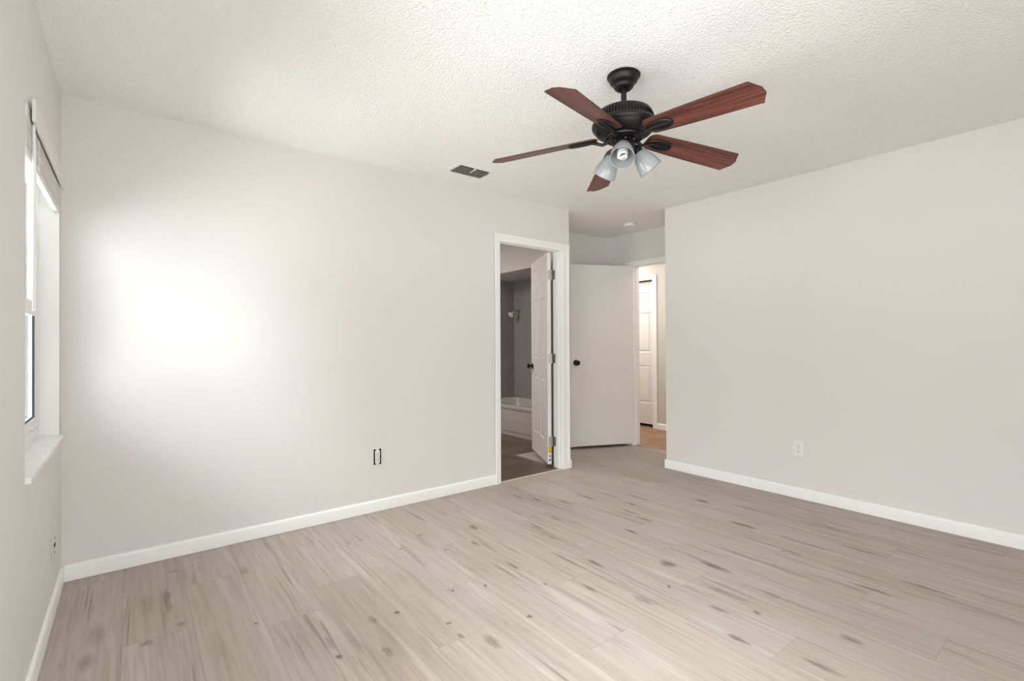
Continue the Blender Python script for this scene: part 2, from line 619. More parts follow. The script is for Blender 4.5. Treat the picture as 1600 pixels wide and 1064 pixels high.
def obj(name, bm, m, parent=None, smooth=False, origin=None):
    """link the bmesh as one mesh object; bmesh is in the parent's space (or world, moved to origin)"""
    if origin is not None:
        bmesh.ops.translate(bm, verts=bm.verts, vec=-Vector(origin))
    me = bpy.data.meshes.new(name)
    bm.to_mesh(me)
    bm.free()
    for mm in (m if isinstance(m, (list, tuple)) else [m]):
        me.materials.append(mm)
    if smooth:
        me.shade_smooth()
        me.set_sharp_from_angle(angle=R(38))
    o = bpy.data.objects.new(name, me)
    COL.objects.link(o)
    if parent is not None:
        o.parent = parent
    if origin is not None:
        o.location = origin
    return o


def tag(o, label, cat, group=None, kind=None):
    o['label'] = label
    o['category'] = cat
    if group:
        o['group'] = group
    if kind:
        o['kind'] = kind
    return o


def thing(name, label, cat, loc=(0, 0, 0), rotz=0.0, group=None, kind=None):
    o = bpy.data.objects.new(name, None)
    o.empty_display_size = 0.1
    COL.objects.link(o)
    o.location = loc
    o.rotation_euler = (0, 0, rotz)
    return tag(o, label, cat, group, kind)


def struct(name, bm, m, label, cat, smooth=False, origin=None):
    return tag(obj(name, bm, m, None, smooth, origin), label, cat, kind='structure')


# ------------------------------------------------------------------ room shell
XL, YA, XB, YB, H = -0.271, 3.305, 3.973, 2.721, 2.44     # left wall, back wall, right wall, right wall's far end, ceiling
XE, YE = 4.55, 3.93                                        # entry nook: wall with the door, far wall
XO = -0.375                                                # outer face of the left wall
YF = -0.45                                                 # wall behind the camera
XH = 5.65                                                  # far wall of the hallway

struct('floor', boxes((XO, XB + 0.112, -0.6, YA, -0.06, 0), (XB + 0.112, 4.605, 2.70, YA, -0.06, 0), (3.2, 4.605, YA, 4.04, -0.06, 0)), M['floor'],
       'grey beige wood-look plank floor of the bedroom and entry', 'floor')
struct('floor_bathroom', boxes((1.9, 3.2, YA + 0.02, 4.04, -0.06, 0.001), (1.9, 4.66, 4.04, 5.86, -0.06, 0.001)), M['bath_floor'],
       'dark brown tile floor seen through the bathroom doorway', 'floor')
struct('floor_hall', box(4.605, 5.86, 2.0, 5.0, -0.06, 0.001), M['hall_floor'],
       'orange brown tile floor of the hallway past the entry door', 'floor')
struct('ceiling', box(XO, 5.86, -0.6, 5.9, H, H + 0.08), M['ceiling'],
       'white textured popcorn ceiling', 'ceiling')

WY0, WY1, WZ0, WZ1 = 2.24, 3.23, 0.725, 1.985              # opening of the left window
RY0, RY1, RZ0, RZ1 = -0.42, 1.45, 0.6, 1.95                                        # added rear left window, unseen beside the camera
struct('wall_left', boxes((XO, XL, -0.6, RY0, 0, H), (XO, XL, RY1, WY0, 0, H), (XO, XL, RY0, RY1, 0, RZ0), (XO, XL, RY0, RY1, RZ1, H), (XO, XL, WY1, YA + 0.115, 0, H),
                          (XO, XL, WY0, WY1, 0, WZ0), (XO, XL, WY0, WY1, WZ1, H)), M['wall'],
       'light grey painted wall on the left with the window', 'wall')
DX0, DX1, DZ = 2.445, 3.20, 2.065                          # rough opening of the bathroom door
struct('wall_back', boxes((XL, DX0, YA, YA + 0.115, 0, H), (DX1, 3.285, YA, YA + 0.115, 0, H), (DX0, DX1, YA, YA + 0.115, DZ, H)), M['wall'],
       'long light grey wall holding the bathroom doorway', 'wall')
struct('wall_entry_left', prism([(3.285, YA), (3.80, YE), (3.80, 4.04), (3.70, 4.04), (3.195, YA + 0.115), (3.285, YA + 0.115)], 0, H), M['wall'],
       'slanting wall behind the open entry door', 'wall')
struct('wall_entry_back', box(3.80, XE, YE, 4.04, 0, H), M['wall'],
       'narrow grey wall above and behind the open entry door', 'wall')
EY0, EY1, EZ = 2.765, 3.565, 2.08                          # rough opening of the entry door
struct('wall_entry_right', boxes((XE, XE + 0.115, EY1, 5.86, 0, H), (XE, XE + 0.115, 2.0, EY0, 0, H), (XE, XE + 0.115, EY0, EY1, EZ, H)), M['wall'],
       'grey wall of the entry nook with the hallway doorway', 'wall')
struct('wall_right', box(XB, XB + 0.112, -0.6, YB, 0, H), M['wall'],
       'plain light grey wall on the right', 'wall')
struct('wall_entry_front', box(XB + 0.112, XE, YB - 0.112, YB, 0, H), M['wall'],
       'short grey return wall round the corner of the right wall', 'wall')
FX0, FX1, FZ0, FZ1 = 0.0, 1.6, 0.5, 1.9                    # opening of the added window behind the camera
struct('wall_front', boxes((XL, FX0, YF - 0.15, YF, 0, H), (FX1, XB, YF - 0.15, YF, 0, H),
                           (FX0, FX1, YF - 0.15, YF, 0, FZ0), (FX0, FX1, YF - 0.15, YF, FZ1, H)), M['wall'],
       'grey wall behind the camera', 'wall')
# bathroom beyond the doorway
AX, AYN, AYF, AZ = 3.84, 4.23, 5.75, 2.10                  # alcove front, near end, far end, soffit
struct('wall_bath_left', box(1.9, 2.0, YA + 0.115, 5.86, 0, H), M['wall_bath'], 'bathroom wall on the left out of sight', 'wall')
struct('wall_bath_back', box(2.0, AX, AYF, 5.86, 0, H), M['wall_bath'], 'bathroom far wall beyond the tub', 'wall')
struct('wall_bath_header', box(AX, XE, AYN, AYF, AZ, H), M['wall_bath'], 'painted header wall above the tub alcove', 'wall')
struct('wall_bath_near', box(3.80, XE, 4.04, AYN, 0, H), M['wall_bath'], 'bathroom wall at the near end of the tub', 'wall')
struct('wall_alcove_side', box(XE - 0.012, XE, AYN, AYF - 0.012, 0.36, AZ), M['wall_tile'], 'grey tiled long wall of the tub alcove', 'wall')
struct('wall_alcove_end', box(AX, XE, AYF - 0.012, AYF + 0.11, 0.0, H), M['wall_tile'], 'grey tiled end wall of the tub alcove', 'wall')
# hallway beyond the entry door
CY0, CY1, CZ = 4.072, 4.84, 2.05                           # closet opening in the hall's far wall
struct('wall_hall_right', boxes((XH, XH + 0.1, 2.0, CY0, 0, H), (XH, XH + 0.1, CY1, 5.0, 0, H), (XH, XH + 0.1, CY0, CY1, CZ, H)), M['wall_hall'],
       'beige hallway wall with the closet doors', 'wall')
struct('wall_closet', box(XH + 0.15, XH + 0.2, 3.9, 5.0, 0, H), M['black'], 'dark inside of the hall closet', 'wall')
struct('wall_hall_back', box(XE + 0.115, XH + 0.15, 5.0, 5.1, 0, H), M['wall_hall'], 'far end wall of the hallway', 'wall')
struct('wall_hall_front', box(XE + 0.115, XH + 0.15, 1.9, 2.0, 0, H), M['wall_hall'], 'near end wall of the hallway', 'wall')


# ------------------------------------------------------------------ baseboards
def base_profile_run(bm, p0, p1, nrm, h=0.082, t=0.013):
    """board with a rounded top edge from p0 to p1 (xy), standing out along nrm"""
    p0, p1, nrm = Vector((*p0, 0)), Vector((*p1, 0)), Vector((*nrm, 0))
    prof = [(0, 0.002), (t, 0.002), (t, h - 0.016), (t - 0.002, h - 0.009), (t - 0.005, h - 0.003), (t - 0.009, h), (0, h)]
    a = [bm.verts.new(p0 + nrm * d + Vector((0, 0, z))) for d, z in prof]
    b = [bm.verts.new(p1 + nrm * d + Vector((0, 0, z))) for d, z in prof]
    n = len(prof)
    for i in range(n):
        j = (i + 1) % n
        bm.faces.new((a[i], a[j], b[j], b[i]))
    bm.faces.new(a)
    bm.faces.new(b[::-1])


def baseboard(name, runs, label, m=None):
    bm = bmesh.new()
    for r in runs:
        base_profile_run(bm, *r)
    quadfix(bm)
    return struct(name, bm, m or M['trim'], label, 'baseboard', smooth=True)


CXL0, CXL1, CXR0, CXR1 = 2.403, 2.459, 3.188, 3.274        # casing of the bathroom door: left and right boards
baseboard('baseboard_left', [((XL, -0.45), (XL, YA), (1, 0))], 'white baseboard along the left window wall')
baseboard('baseboard_back', [((XL + 0.013, YA), (CXL0, YA), (0, -1))], 'long white baseboard under the wall left of the bathroom door')
baseboard('baseboard_back_end', [((CXR1, YA), (3.292, YA), (0, -1))], 'short white baseboard stub right of the bathroom door casing')
baseboard('baseboard_right', [((XB, -0.45), (XB, YB + 0.013), (-1, 0)), ((XB, YB), (XE, YB), (0, 1))], 'white baseboard along the right wall and round its corner')
baseboard('baseboard_entry', [((XE, 3.65), (XE, YE), (-1, 0)), ((3.80, YE), (XE, YE), (0, -1))], 'white baseboard behind the open entry door')
baseboard('baseboard_hall', [((XH, 2.0), (XH, CY0 - 0.066), (-1, 0))], 'white baseboard along the far hallway wall')


# ------------------------------------------------------------------ door trims
def casing_y(bm, xl0, xl1, xr0, xr1, z1, z2, yw):
    """casing on a wall facing -y at y = yw: flat board with a thicker outer band"""
    t1, t2 = 0.011, 0.017
    for (a, b, oa, ob) in ((xl0, xl1, xl0, xl0 + 0.022), (xr0, xr1, xr1 - 0.026, xr1)):
        add_box(bm, a, b, yw - t1, yw, 0, z1 - 0.0002, bev=0.002)
        add_box(bm, oa, ob, yw - t2, yw - 0.001, 0, z2 - 0.0262, bev=0.003)
    add_box(bm, xl0, xr1, yw - t1, yw, z1, z2 - 0.001, bev=0.002)
    add_box(bm, xl0, xr1, yw - t2, yw - 0.001, z2 - 0.026, z2, bev=0.003)


bm = bmesh.new()
casing_y(bm, CXL0, CXL1, CXR0, CXR1, 2.042, 2.108, YA)
quadfix(bm)
struct('trim_1', bm, M['trim'], 'white door casing around the bathroom doorway', 'door casing')
struct('trim_2', boxes((DX0, 2.465, YA, YA + 0.115, 0, DZ), (3.18, DX1, YA, YA + 0.115, 0, DZ), (DX0, DX1, YA, YA + 0.115, 2.049, DZ),
                       (2.465, 2.475, YA + 0.036, YA + 0.072, 0, 2.049), (3.17, 3.18, YA + 0.036, YA + 0.072, 0, 2.049), (2.465, 3.18, YA + 0.036, YA + 0.072, 2.039, 2.049), bev=0.0015), M['trim'],
       'white jamb and stop inside the bathroom doorway', 'door jamb')
thr = bmesh.new()
add_box(thr, 2.465, 3.18, YA - 0.002, YA + 0.024, 0, 0.006, bev=0.0025)
quadfix(thr)
struct('trim_3', thr, mat('threshold_metal', (0.62, 0.52, 0.45, 1), 0.45), 'pale floor transition strip at the bathroom doorway', 'threshold')
bm = bmesh.new()
for (a, b, oa, ob) in ((3.553, 3.65, 3.624, 3.65),):
    add_box(bm, XE - 0.011, XE, a, b, 0, 2.055, bev=0.003)
    add_box(bm, XE - 0.017, XE - 0.001, oa, ob, 0, 2.0878, bev=0.003)
add_box(bm, XE - 0.011, XE, 2.735, 2.778, 0, 2.055, bev=0.003)
add_box(bm, XE - 0.011, XE, 2.735, 3.65, 2.0552, 2.111, bev=0.002)
add_box(bm, XE - 0.017, XE - 0.001, 2.735, 3.65, 2.088, 2.112, bev=0.003)
quadfix(bm)
struct('trim_4', bm, M['trim'], 'white door casing around the hallway doorway', 'door casing')
struct('trim_5', boxes((XE, XE + 0.115, 3.547, EY1, 0, EZ), (XE, XE + 0.115, EY0, 2.783, 0, EZ), (XE, XE + 0.115, EY0, EY1, 2.062, EZ),
                       (XE + 0.04, XE + 0.078, 3.537, 3.547, 0, 2.062), (XE + 0.04, XE + 0.078, 2.783, 3.547, 2.052, 2.062), bev=0.0015), M['trim'],
       'white jamb and stop inside the hallway doorway', 'door jamb')
bm = bmesh.new()
add_box(bm, 4.585, 4.625, 2.783, 3.547, 0, 0.006, bev=0.0025)
quadfix(bm)
struct('trim_6', bm, mat('hall_strip_wood', (0.36, 0.27, 0.21, 1), 0.45), 'brown floor transition strip at the hallway doorway', 'threshold')
bm = bmesh.new()
add_box(bm, XH - 0.013, XH, CY0 - 0.066, CY0 + 0.004, 0, 2.055, bev=0.004)
add_box(bm, XH - 0.013, XH, CY0 - 0.066, CY1 + 0.066, 2.045, 2.112, bev=0.004)
add_box(bm, XH - 0.013, XH, CY1 - 0.004, CY1 + 0.066, 0, 2.055, bev=0.004)
quadfix(bm)
struct('trim_7', bm, M['trim'], 'white casing around the hallway closet', 'door casing')


# ------------------------------------------------------------------ doors
def panel_leaf(w, h, t, cols, rows, sink=0.009, both=True):
    """door slab: x 0..w, y -t..0 (faces at y=0 and y=-t), z 0..h, with raised panels sunk in rectangular fields"""
    bm = bmesh.new()
    xs = sorted({0, w, *[v for c in cols for v in c]})
    zs = sorted({0, h, *[v for r in rows for v in r]})

    def face(yy, sgn, panels):
        grid = {(i, k): bm.verts.new((x, yy, z)) for i, x in enumerate(xs) for k, z in enumerate(zs)}
        for i in range(len(xs) - 1):
            for k in range(len(zs) - 1):
                q = [grid[(i, k)], grid[(i + 1, k)], grid[(i + 1, k + 1)], grid[(i, k + 1)]]
                isp = panels and (xs[i], xs[i + 1]) in cols and (zs[k], zs[k + 1]) in rows
                if not isp:
                    bm.faces.new(q)
                    continue
                ring = q
                cx0, cx1, cz0, cz1 = xs[i], xs[i + 1], zs[k], zs[k + 1]
                for (ins, dep) in ((0.009, sink), (0.016, sink), (0.034, 0.002)):
                    nr = [bm.verts.new((a, yy - sgn * dep, b)) for a, b in ((cx0 + ins, cz0 + ins), (cx1 - ins, cz0 + ins), (cx1 - ins, cz1 - ins), (cx0 + ins, cz1 - ins))]
                    for s in range(4):
                        bm.faces.new((ring[s], ring[(s + 1) % 4], nr[(s + 1) % 4], nr[s]))
                    ring = nr
                bm.faces.new(ring)
        return grid
    g0 = face(0.0, 1, True)
    g1 = face(-t, -1, both)
    nx, nz = len(xs), len(zs)
    for i in range(nx - 1):
        for k in (0, nz - 1):
            bm.faces.new((g0[(i, k)], g0[(i + 1, k)], g1[(i + 1, k)], g1[(i, k)]))
    for k in range(nz - 1):
        for i in (0, nx - 1):
            bm.faces.new((g0[(i, k)], g0[(i, k + 1)], g1[(i, k + 1)], g1[(i, k)]))
    quadfix(bm)
    return bm


def knob_profile():
    return [(0, 0.0), (0.032, 0.0), (0.033, 0.003), (0.029, 0.008), (0.014, 0.011), (0.0115, 0.024), (0.013, 0.030), (0.024, 0.037), (0.0285, 0.046), (0.0275, 0.055), (0.018, 0.061), (0, 0.062)]


def knob(parent, x, z, y, sgn):
    k = obj('door_knob', lathe(knob_profile(), 32), M['knob'], parent, True)
    k.location = (x, y, z)
    k.rotation_euler = (R(-90) * sgn, 0, 0)
    return k


# bathroom door: six panels, swung into the bathroom. local x runs from the hinge edge to the free edge, local y=0 is the face seen
ang = R(90 - 28)
dW, dH, dT = 0.705, 2.015, 0.035
door1 = thing('door_1', 'white six-panel bathroom door standing open inward', 'door', (3.124, 3.441, 0.03), ang, kind='structure')
rows6 = [(0.215, 0.815), (1.00, 1.60), (1.705, 1.915)]
cols6 = [(0.105, 0.305), (0.40, 0.60)]
# mirrored so that the visible face (left side) is local +y
obj('door_leaf', panel_leaf(dW, dH, dT, cols6, rows6), M['door'], door1)
knob(door1, dW - 0.062, 0.905, 0.0, 1)
knob(door1, dW - 0.062, 0.905, -dT, -1)
latch = obj('latch_plate', box(dW - 0.001, dW + 0.0015, -0.030, -0.005, 0.875, 0.935, bev=0.0005), M['knob'], door1)
# hinges on the hinge edge (x=0), pin towards y=-dT
for zc in (0.215, 1.005, 1.80):
    bm = bmesh.new()
    add_box(bm, -0.0022, 0.0, -dT + 0.001, -0.007, zc - 0.045, zc + 0.045, bev=0.0008)
    quadfix(bm)
    hg = obj('hinge', bm, M['steel'], door1)
    obj('hinge_pin', tube([(-0.008, -dT - 0.004, zc - 0.047), (-0.008, -dT - 0.004, zc + 0.047)], 0.0062, 12), M['steel'], hg, True)
    for (dy, dz) in ((-0.015, -0.03), (-0.022, 0.0), (-0.015, 0.03)):
        bm = bmesh.new()
        add_lathe(bm, [(0, 0), (0.0035, 0.0), (0.003, 0.0012), (0, 0.0014)], 12, Matrix.Translation((-0.0022, dy, zc + dz)) @ Matrix.Rotation(R(-90), 4, 'Y'))
        quadfix(bm)
        obj('screw', bm, M['screw'], hg)
    # leaf on the jamb
    bm = bmesh.new()
    j0 = Vector((3.1785, 3.384, 0.03 + zc - 0.045))
    add_box(bm, 3.1770, 3.1798, 3.388, 3.4195, 0.03 + zc - 0.045, 0.03 + zc + 0.045, bev=0.0006)
    quadfix(bm)
    inv = (Matrix.Translation((3.124, 3.441, 0.03)) @ Matrix.Rotation(ang, 4, 'Z')).inverted()
    bmesh.ops.transform(bm, matrix=inv, verts=bm.verts)
    obj('jamb_leaf', bm, M['steel'], hg)
# stickers on the hinge edge under the lowest hinge
st = obj('sticker', box(-0.0006, 0.0, -0.032, -0.003, 0.075, 0.165), M['label_white'], door1)
st['label'] = 'white printed sticker'
bm = boxes((-0.0009, -0.0006, -0.026, -0.012, 0.128, 0.150), (-0.0009, -0.0006, -0.028, -0.010, 0.092, 0.112))
obj('sticker_print', bm, M['label_ink'], st)
sy = obj('warning_sticker', box(-0.0008, 0.0, -0.0335, -0.0025, 0.106 + 0.0, 0.168), M['label_yellow'], door1)
sy['label'] = 'yellow sticker'
bm = boxes(*[(-0.0011, -0.0008, -0.029, -0.007, z, z + 0.003) for z in (0.118, 0.128, 0.150, 0.158)])
obj('sticker_print', bm, mat('warning_ink', (0.22, 0.15, 0.02, 1), 0.6), sy)
# shift the white sticker below the yellow one
st.location.z = -0.062

# entry door: flush slab, swung into the nook
eW, eH, eT = 0.762, 2.027, 0.035
ang2 = math.atan2(0.406, -0.914)
door2 = thing('door_2', 'plain white flush entry door standing open with black knob', 'door', (4.535, 3.540, 0.03), ang2, kind='structure')
# local x from hinge to free edge; the face seen is local -y ... build slab with y from 0 to eT on the seen side
bm = bmesh.new()
add_box(bm, 0, eW, -eT, 0, 0, eH, bev=0.002)
quadfix(bm)
obj('door_leaf', bm, M['door'], door2)
knob(door2, eW - 0.066, 0.93, 0.0, 1)
knob(door2, eW - 0.066, 0.93, -eT, -1)

# hallway bifold closet door (two leaves, one column of raised panels each)
door3 = thing('door_3', 'white bifold closet door seen through the hallway doorway', 'door', (XH + 0.045, CY0 + 0.004, 0.045), R(90), kind='structure')
for k in range(2):
    w3 = 0.378
    bm = panel_leaf(w3, 1.985, 0.03, [(0.065, w3 - 0.065)], [(0.29, 0.82), (1.00, 1.555), (1.67, 1.84)])
    bmesh.ops.translate(bm, verts=bm.verts, vec=(k * (w3 + 0.003), 0.0, 0))
    obj('bifold_leaf', bm, M['door'], door3)
tr = obj('track', box(0, 0.76, -0.025, 0.0, 1.995, 2.004), M['gasket'], door3)

# ------------------------------------------------------------------ left window
win = thing('window_1', 'white vinyl sash window in the left wall', 'window', (-0.343, 2.735, 0.745), kind='structure')


def loc_boxes(o, *bs, bev=0.0):
    bm = bmesh.new()
    L = o.location
    for b in bs:
        add_box(bm, b[0] - L.x, b[1] - L.x, b[2] - L.y, b[3] - L.y, b[4] - L.z, b[5] - L.z, bev=bev)
    quadfix(bm)
    return bm


fy0, fy1, fz0, fz1 = WY0, WY1, 0.745, WZ1
fx0, fx1 = -0.373, -0.343
obj('window_frame', loc_boxes(win, (fx0, fx1, fy0, fy0 + 0.035, fz0, fz1), (fx0, fx1, fy1 - 0.035, fy1, fz0, fz1),
                              (fx0, fx1, fy0 + 0.035, fy1 - 0.035, fz0, fz0 + 0.055), (fx0, fx1, fy0 + 0.035, fy1 - 0.035, fz1 - 0.03, fz1), bev=0.0015), M['vinyl'], win)


def sash(name, x0, x1, y0, y1, z0, z1, st, rb, rt, label=None):
    s = obj(name, loc_boxes(win, (x0, x1, y0, y0 + st, z0, z1), (x0, x1, y1 - st, y1, z0, z1),
                            (x0, x1, y0 + st, y1 - st, z0, z0 + rb), (x0, x1, y0 + st, y1 - st, z1 - rt, z1), bev=0.002), M['vinyl'], win)
    xm = x0 + 0.008
    obj('pane', loc_boxes(win, (xm - 0.002, xm + 0.002, y0 + st - 0.002, y1 - st + 0.002, z0 + rb - 0.002, z1 - rt + 0.002)), M['glass'], s)
    g = 0.005
    obj('gasket', loc_boxes(win, (x1 - 0.010, x1 - 0.002, y0 + st, y0 + st + g, z0 + rb, z1 - rt), (x1 - 0.010, x1 - 0.002, y1 - st - g, y1 - st, z0 + rb, z1 - rt),
                            (x1 - 0.010, x1 - 0.002, y0 + st, y1 - st, z0 + rb, z0 + rb + g)), M['gasket'] if name == 'lower_sash' else M['vinyl'], s)
    return s


sash('upper_sash', -0.370, -0.347, fy0 + 0.035, fy1 - 0.035, 1.3605, fz1 - 0.03, 0.045, 0.02, 0.03)
ls = sash('lower_sash', -0.371, -0.346, fy0 + 0.035, fy1 - 0.035, fz0 + 0.055, 1.360, 0.055, 0.05, 0.04)
obj('sash_lift', loc_boxes(win, (-0.347, -0.333, 2.98, 3.16, 0.812, 0.822), bev=0.002), M['vinyl'], ls)
obj('sash_lock', loc_boxes(win, (-0.3465, -0.335, 2.70, 2.77, 1.340, 1.358), bev=0.003), M['vinyl'], ls)
sill_m = mat('marble_sill', (0.80, 0.79, 0.77, 1), 0.25)
_t = NT(sill_m)
_c = _t.ramp(_t.noise(_t.pos(), 9, 5, 0.6, 1.2), [(0.40, (0.80, 0.79, 0.775, 1)), (0.6, (0.87, 0.865, 0.85, 1))])
_t.l.new(_c, _t.b.inputs['Base Color'])
obj('window_sill', loc_boxes(win, (-0.373, -0.256, WY0 + 0.0005, WY1 - 0.0005, WZ0 + 0.0005, 0.745), bev=0.003), sill_m, win)

obj('jamb_lining', loc_boxes(win, (-0.343, XL - 0.0005, WY0 + 0.0002, WY0 + 0.003, 0.745, WZ1 - 0.0002), (-0.343, XL - 0.0005, WY1 - 0.003, WY1 - 0.0002, 0.745, WZ1 - 0.0002), (-0.343, XL - 0.0005, WY0 + 0.003, WY1 - 0.003, WZ1 - 0.003, WZ1 - 0.0002)), M['trim'], win)

# ------------------------------------------------------------------ raised window blind
bl = thing('window_blind', 'white horizontal blind pulled up under its valance on the left window', 'blind', (-0.284, 2.735, 1.822))
bm = loc_boxes(bl, (-0.262, -0.252, 2.30, 3.215, 1.943, 2.022), bev=0.003)
obj('valance', bm, M['blind'], bl)
obj('headrail', loc_boxes(bl, (-0.296, -0.268, 2.252, 3.222, 1.945, 1.981), bev=0.002), M['blind'], bl)
bm = bmesh.new()
L = bl.location
for i in range(26):
    z = 1.851 + i * 0.0036
    jx = random.Random(i).uniform(-0.0015, 0.0015)
    add_box(bm, -0.293 - L.x + jx, -0.268 - L.x + jx, 2.256 - L.y, 3.218 - L.y, z - L.z, z + 0.0026 - L.z)
quadfix(bm)
obj('slat_stack', bm, M['blind'], bl)
obj('bottom_rail', loc_boxes(bl, (-0.290, -0.270, 2.256, 3.218, 1.822, 1.8495), bev=0.003), M['blind'], bl)
bm = bmesh.new()
add_tube(bm, [(-0.262 - L.x, 2.345 - L.y, 1.945 - L.z), (-0.260 - L.x, 2.340 - L.y, 1.75 - L.z), (-0.2585 - L.x, 2.325 - L.y, 1.30 - L.z)], [0.004, 0.0055, 0.0055], 12)
quadfix(bm)
wd = obj('tilt_wand', bm, mat('wand_plastic', (0.85, 0.85, 0.84, 1), 0.3), bl, True)
for y in (2.50, 3.0):
    bm = bmesh.new()
    add_tube(bm, [(-0.2650 - L.x, y - L.y, 1.940 - L.z), (-0.2650 - L.x, y - L.y, 1.845 - L.z)], 0.0014, 6)
    add_box(bm, -0.2695 - L.x, -0.2635 - L.x, y - 0.010 - L.y, y + 0.010 - L.y, 1.828 - L.z, 1.845 - L.z, bev=0.002)
    quadfix(bm)
    obj('lift_cord', bm, M['blind'], bl)

# added window, unseen behind the camera, lets in extra daylight
w2 = thing('added_window_rear', 'added wide window in the wall behind the camera, for daylight', 'window', (0.8, YF - 0.1, FZ0), kind='structure')
obj('window_frame', loc_boxes(w2, (FX0, FX0 + 0.05, -0.58, -0.50, FZ0, FZ1), (FX1 - 0.05, FX1, -0.58, -0.50, FZ0, FZ1), (0.77, 0.83, -0.58, -0.50, FZ0 + 0.05, FZ1 - 0.05),
                              (FX0 + 0.05, FX1 - 0.05, -0.58, -0.50, FZ0, FZ0 + 0.05), (FX0 + 0.05, FX1 - 0.05, -0.58, -0.50, FZ1 - 0.05, FZ1)), M['vinyl'], w2)
obj('pane', loc_boxes(w2, (FX0 + 0.05, 0.77, -0.543, -0.539, FZ0 + 0.05, FZ1 - 0.05)), M['glass'], w2)
obj('pane', loc_boxes(w2, (0.83, FX1 - 0.05, -0.543, -0.539, FZ0 + 0.05, FZ1 - 0.05)), M['glass'], w2)

w3 = thing('added_window_left', 'added second window in the left wall beside the camera, for daylight', 'window', (-0.343, 0.515, RZ0), kind='structure')  # unseen window put in for more light from the left
obj('window_frame', loc_boxes(w3, (fx0, fx1, RY0, RY0 + 0.05, RZ0, RZ1), (fx0, fx1, RY1 - 0.05, RY1, RZ0, RZ1), (fx0, fx1, RY0 + 0.05, RY1 - 0.05, RZ0, RZ0 + 0.05), (fx0, fx1, RY0 + 0.05, RY1 - 0.05, RZ1 - 0.05, RZ1),
                              (fx0, fx1, 0.49, 0.54, RZ0 + 0.05, RZ1 - 0.05)), M['vinyl'], w3)
obj('pane', loc_boxes(w3, (-0.362, -0.358, RY0 + 0.05, 0.49, RZ0 + 0.05, RZ1 - 0.05)), M['glass'], w3)
obj('pane', loc_boxes(w3, (-0.362, -0.358, 0.54, RY1 - 0.05, RZ0 + 0.05, RZ1 - 0.05)), M['glass'], w3)

# ------------------------------------------------------------------ ceiling fan
FX, FY = 1.832, 1.475
fan = thing('ceiling_fan', 'black ceiling fan with five mahogany blades and three frosted lights', 'ceiling fan', (FX, FY, H))
Zc = lambda z: z - H
obj('canopy', lathe([(0, Zc(2.4405)), (0.075, Zc(2.4405)), (0.0770, Zc(2.438)), (0.0770, Zc(2.433)), (0.0735, Zc(2.430)), (0.0700, Zc(2.429)), (0.0690, Zc(2.425)), (0.0660, Zc(2.415)), (0.0600, Zc(2.406)), (0.0520, Zc(2.400)),
                     (0.0475, Zc(2.398)), (0.0480, Zc(2.394)), (0.0460, Zc(2.386)), (0.0400, Zc(2.378)), (0.0310, Zc(2.374)), (0.0270, Zc(2.375)), (0.0240, Zc(2.381)), (0, Zc(2.384))], 56), M['fanmetal'], fan, True)
obj('downrod', tube([(0, 0, Zc(2.39)), (0, 0, Zc(2.262))], 0.0130, 20), M['fanmetal'], fan, True)
mot = obj('motor_housing', lathe([(0, Zc(2.268)), (0.05, Zc(2.268)), (0.112, Zc(2.266)), (0.124, Zc(2.262)), (0.129, Zc(2.255)), (0.129, Zc(2.250)), (0.131, Zc(2.247)), (0.1425, Zc(2.214)), (0.147, Zc(2.210)), (0.1495, Zc(2.205)),
                                  (0.1495, Zc(2.197)), (0.146, Zc(2.190)), (0.139, Zc(2.184)), (0.137, Zc(2.180)), (0.128, Zc(2.168)), (0.113, Zc(2.158)), (0.108, Zc(2.157)), (0.092, Zc(2.150)), (0.060, Zc(2.147)), (0, Zc(2.147))], 72),
          M['fanmetal'], fan, True)
bm = bmesh.new()
for i in range(60):
    a = 2 * PI * i / 60
    mt = Matrix.Rotation(a, 4, 'Z')
    p0 = Vector((0.1330, 0, Zc(2.2440)))
    p1 = Vector((0.1425, 0, Zc(2.2165)))
    d = (p1 - p0)
    tilt = math.atan2(d.x, -d.z)
    add_box(bm, -0.0006, 0.0010, -0.0024, 0.0024, -d.length / 2, d.length / 2, mtx=mt @ Matrix.Translation((p0 + p1) / 2) @ Matrix.Rotation(-tilt, 4, 'Y'))
quadfix(bm)
obj('vent_slots', bm, M['black'], mot)
obj('flywheel', lathe([(0, Zc(2.150)), (0.088, Zc(2.150)), (0.090, Zc(2.146)), (0.088, Zc(2.140)), (0.055, Zc(2.139)), (0, Zc(2.139))], 48), M['fanmetal'], fan, True)
sw = obj('switch_housing', lathe([(0, Zc(2.145)), (0.046, Zc(2.145)), (0.050, Zc(2.140)), (0.0505, Zc(2.120)), (0.052, Zc(2.117)), (0.052, Zc(2.090)), (0.049, Zc(2.080)), (0.036, Zc(2.066)), (0.020, Zc(2.058)), (0.010, Zc(2.050)), (0, Zc(2.048))], 48), M['fanmetal'], fan, True)
CAMAZ = math.atan2(-FY, -FX)
for da in (8, 62, -58, 180):
    bm = bmesh.new()
    a = CAMAZ + R(da)
    add_lathe(bm, [(0, 0), (0.0035, 0), (0.003, 0.002), (0, 0.0025)], 10, Matrix.Rotation(a, 4, 'Z') @ Matrix.Translation((0.0503, 0, Zc(2.128))) @ Matrix.Rotation(R(90), 4, 'Y'))
    quadfix(bm)
    obj('screw', bm, M['screw'], sw)

# blades
SL, PT = -0.090, math.tan(R(-13.8))


def bz(r, v):
    return Zc(2.103 + SL * (r - 0.62)) + v * PT


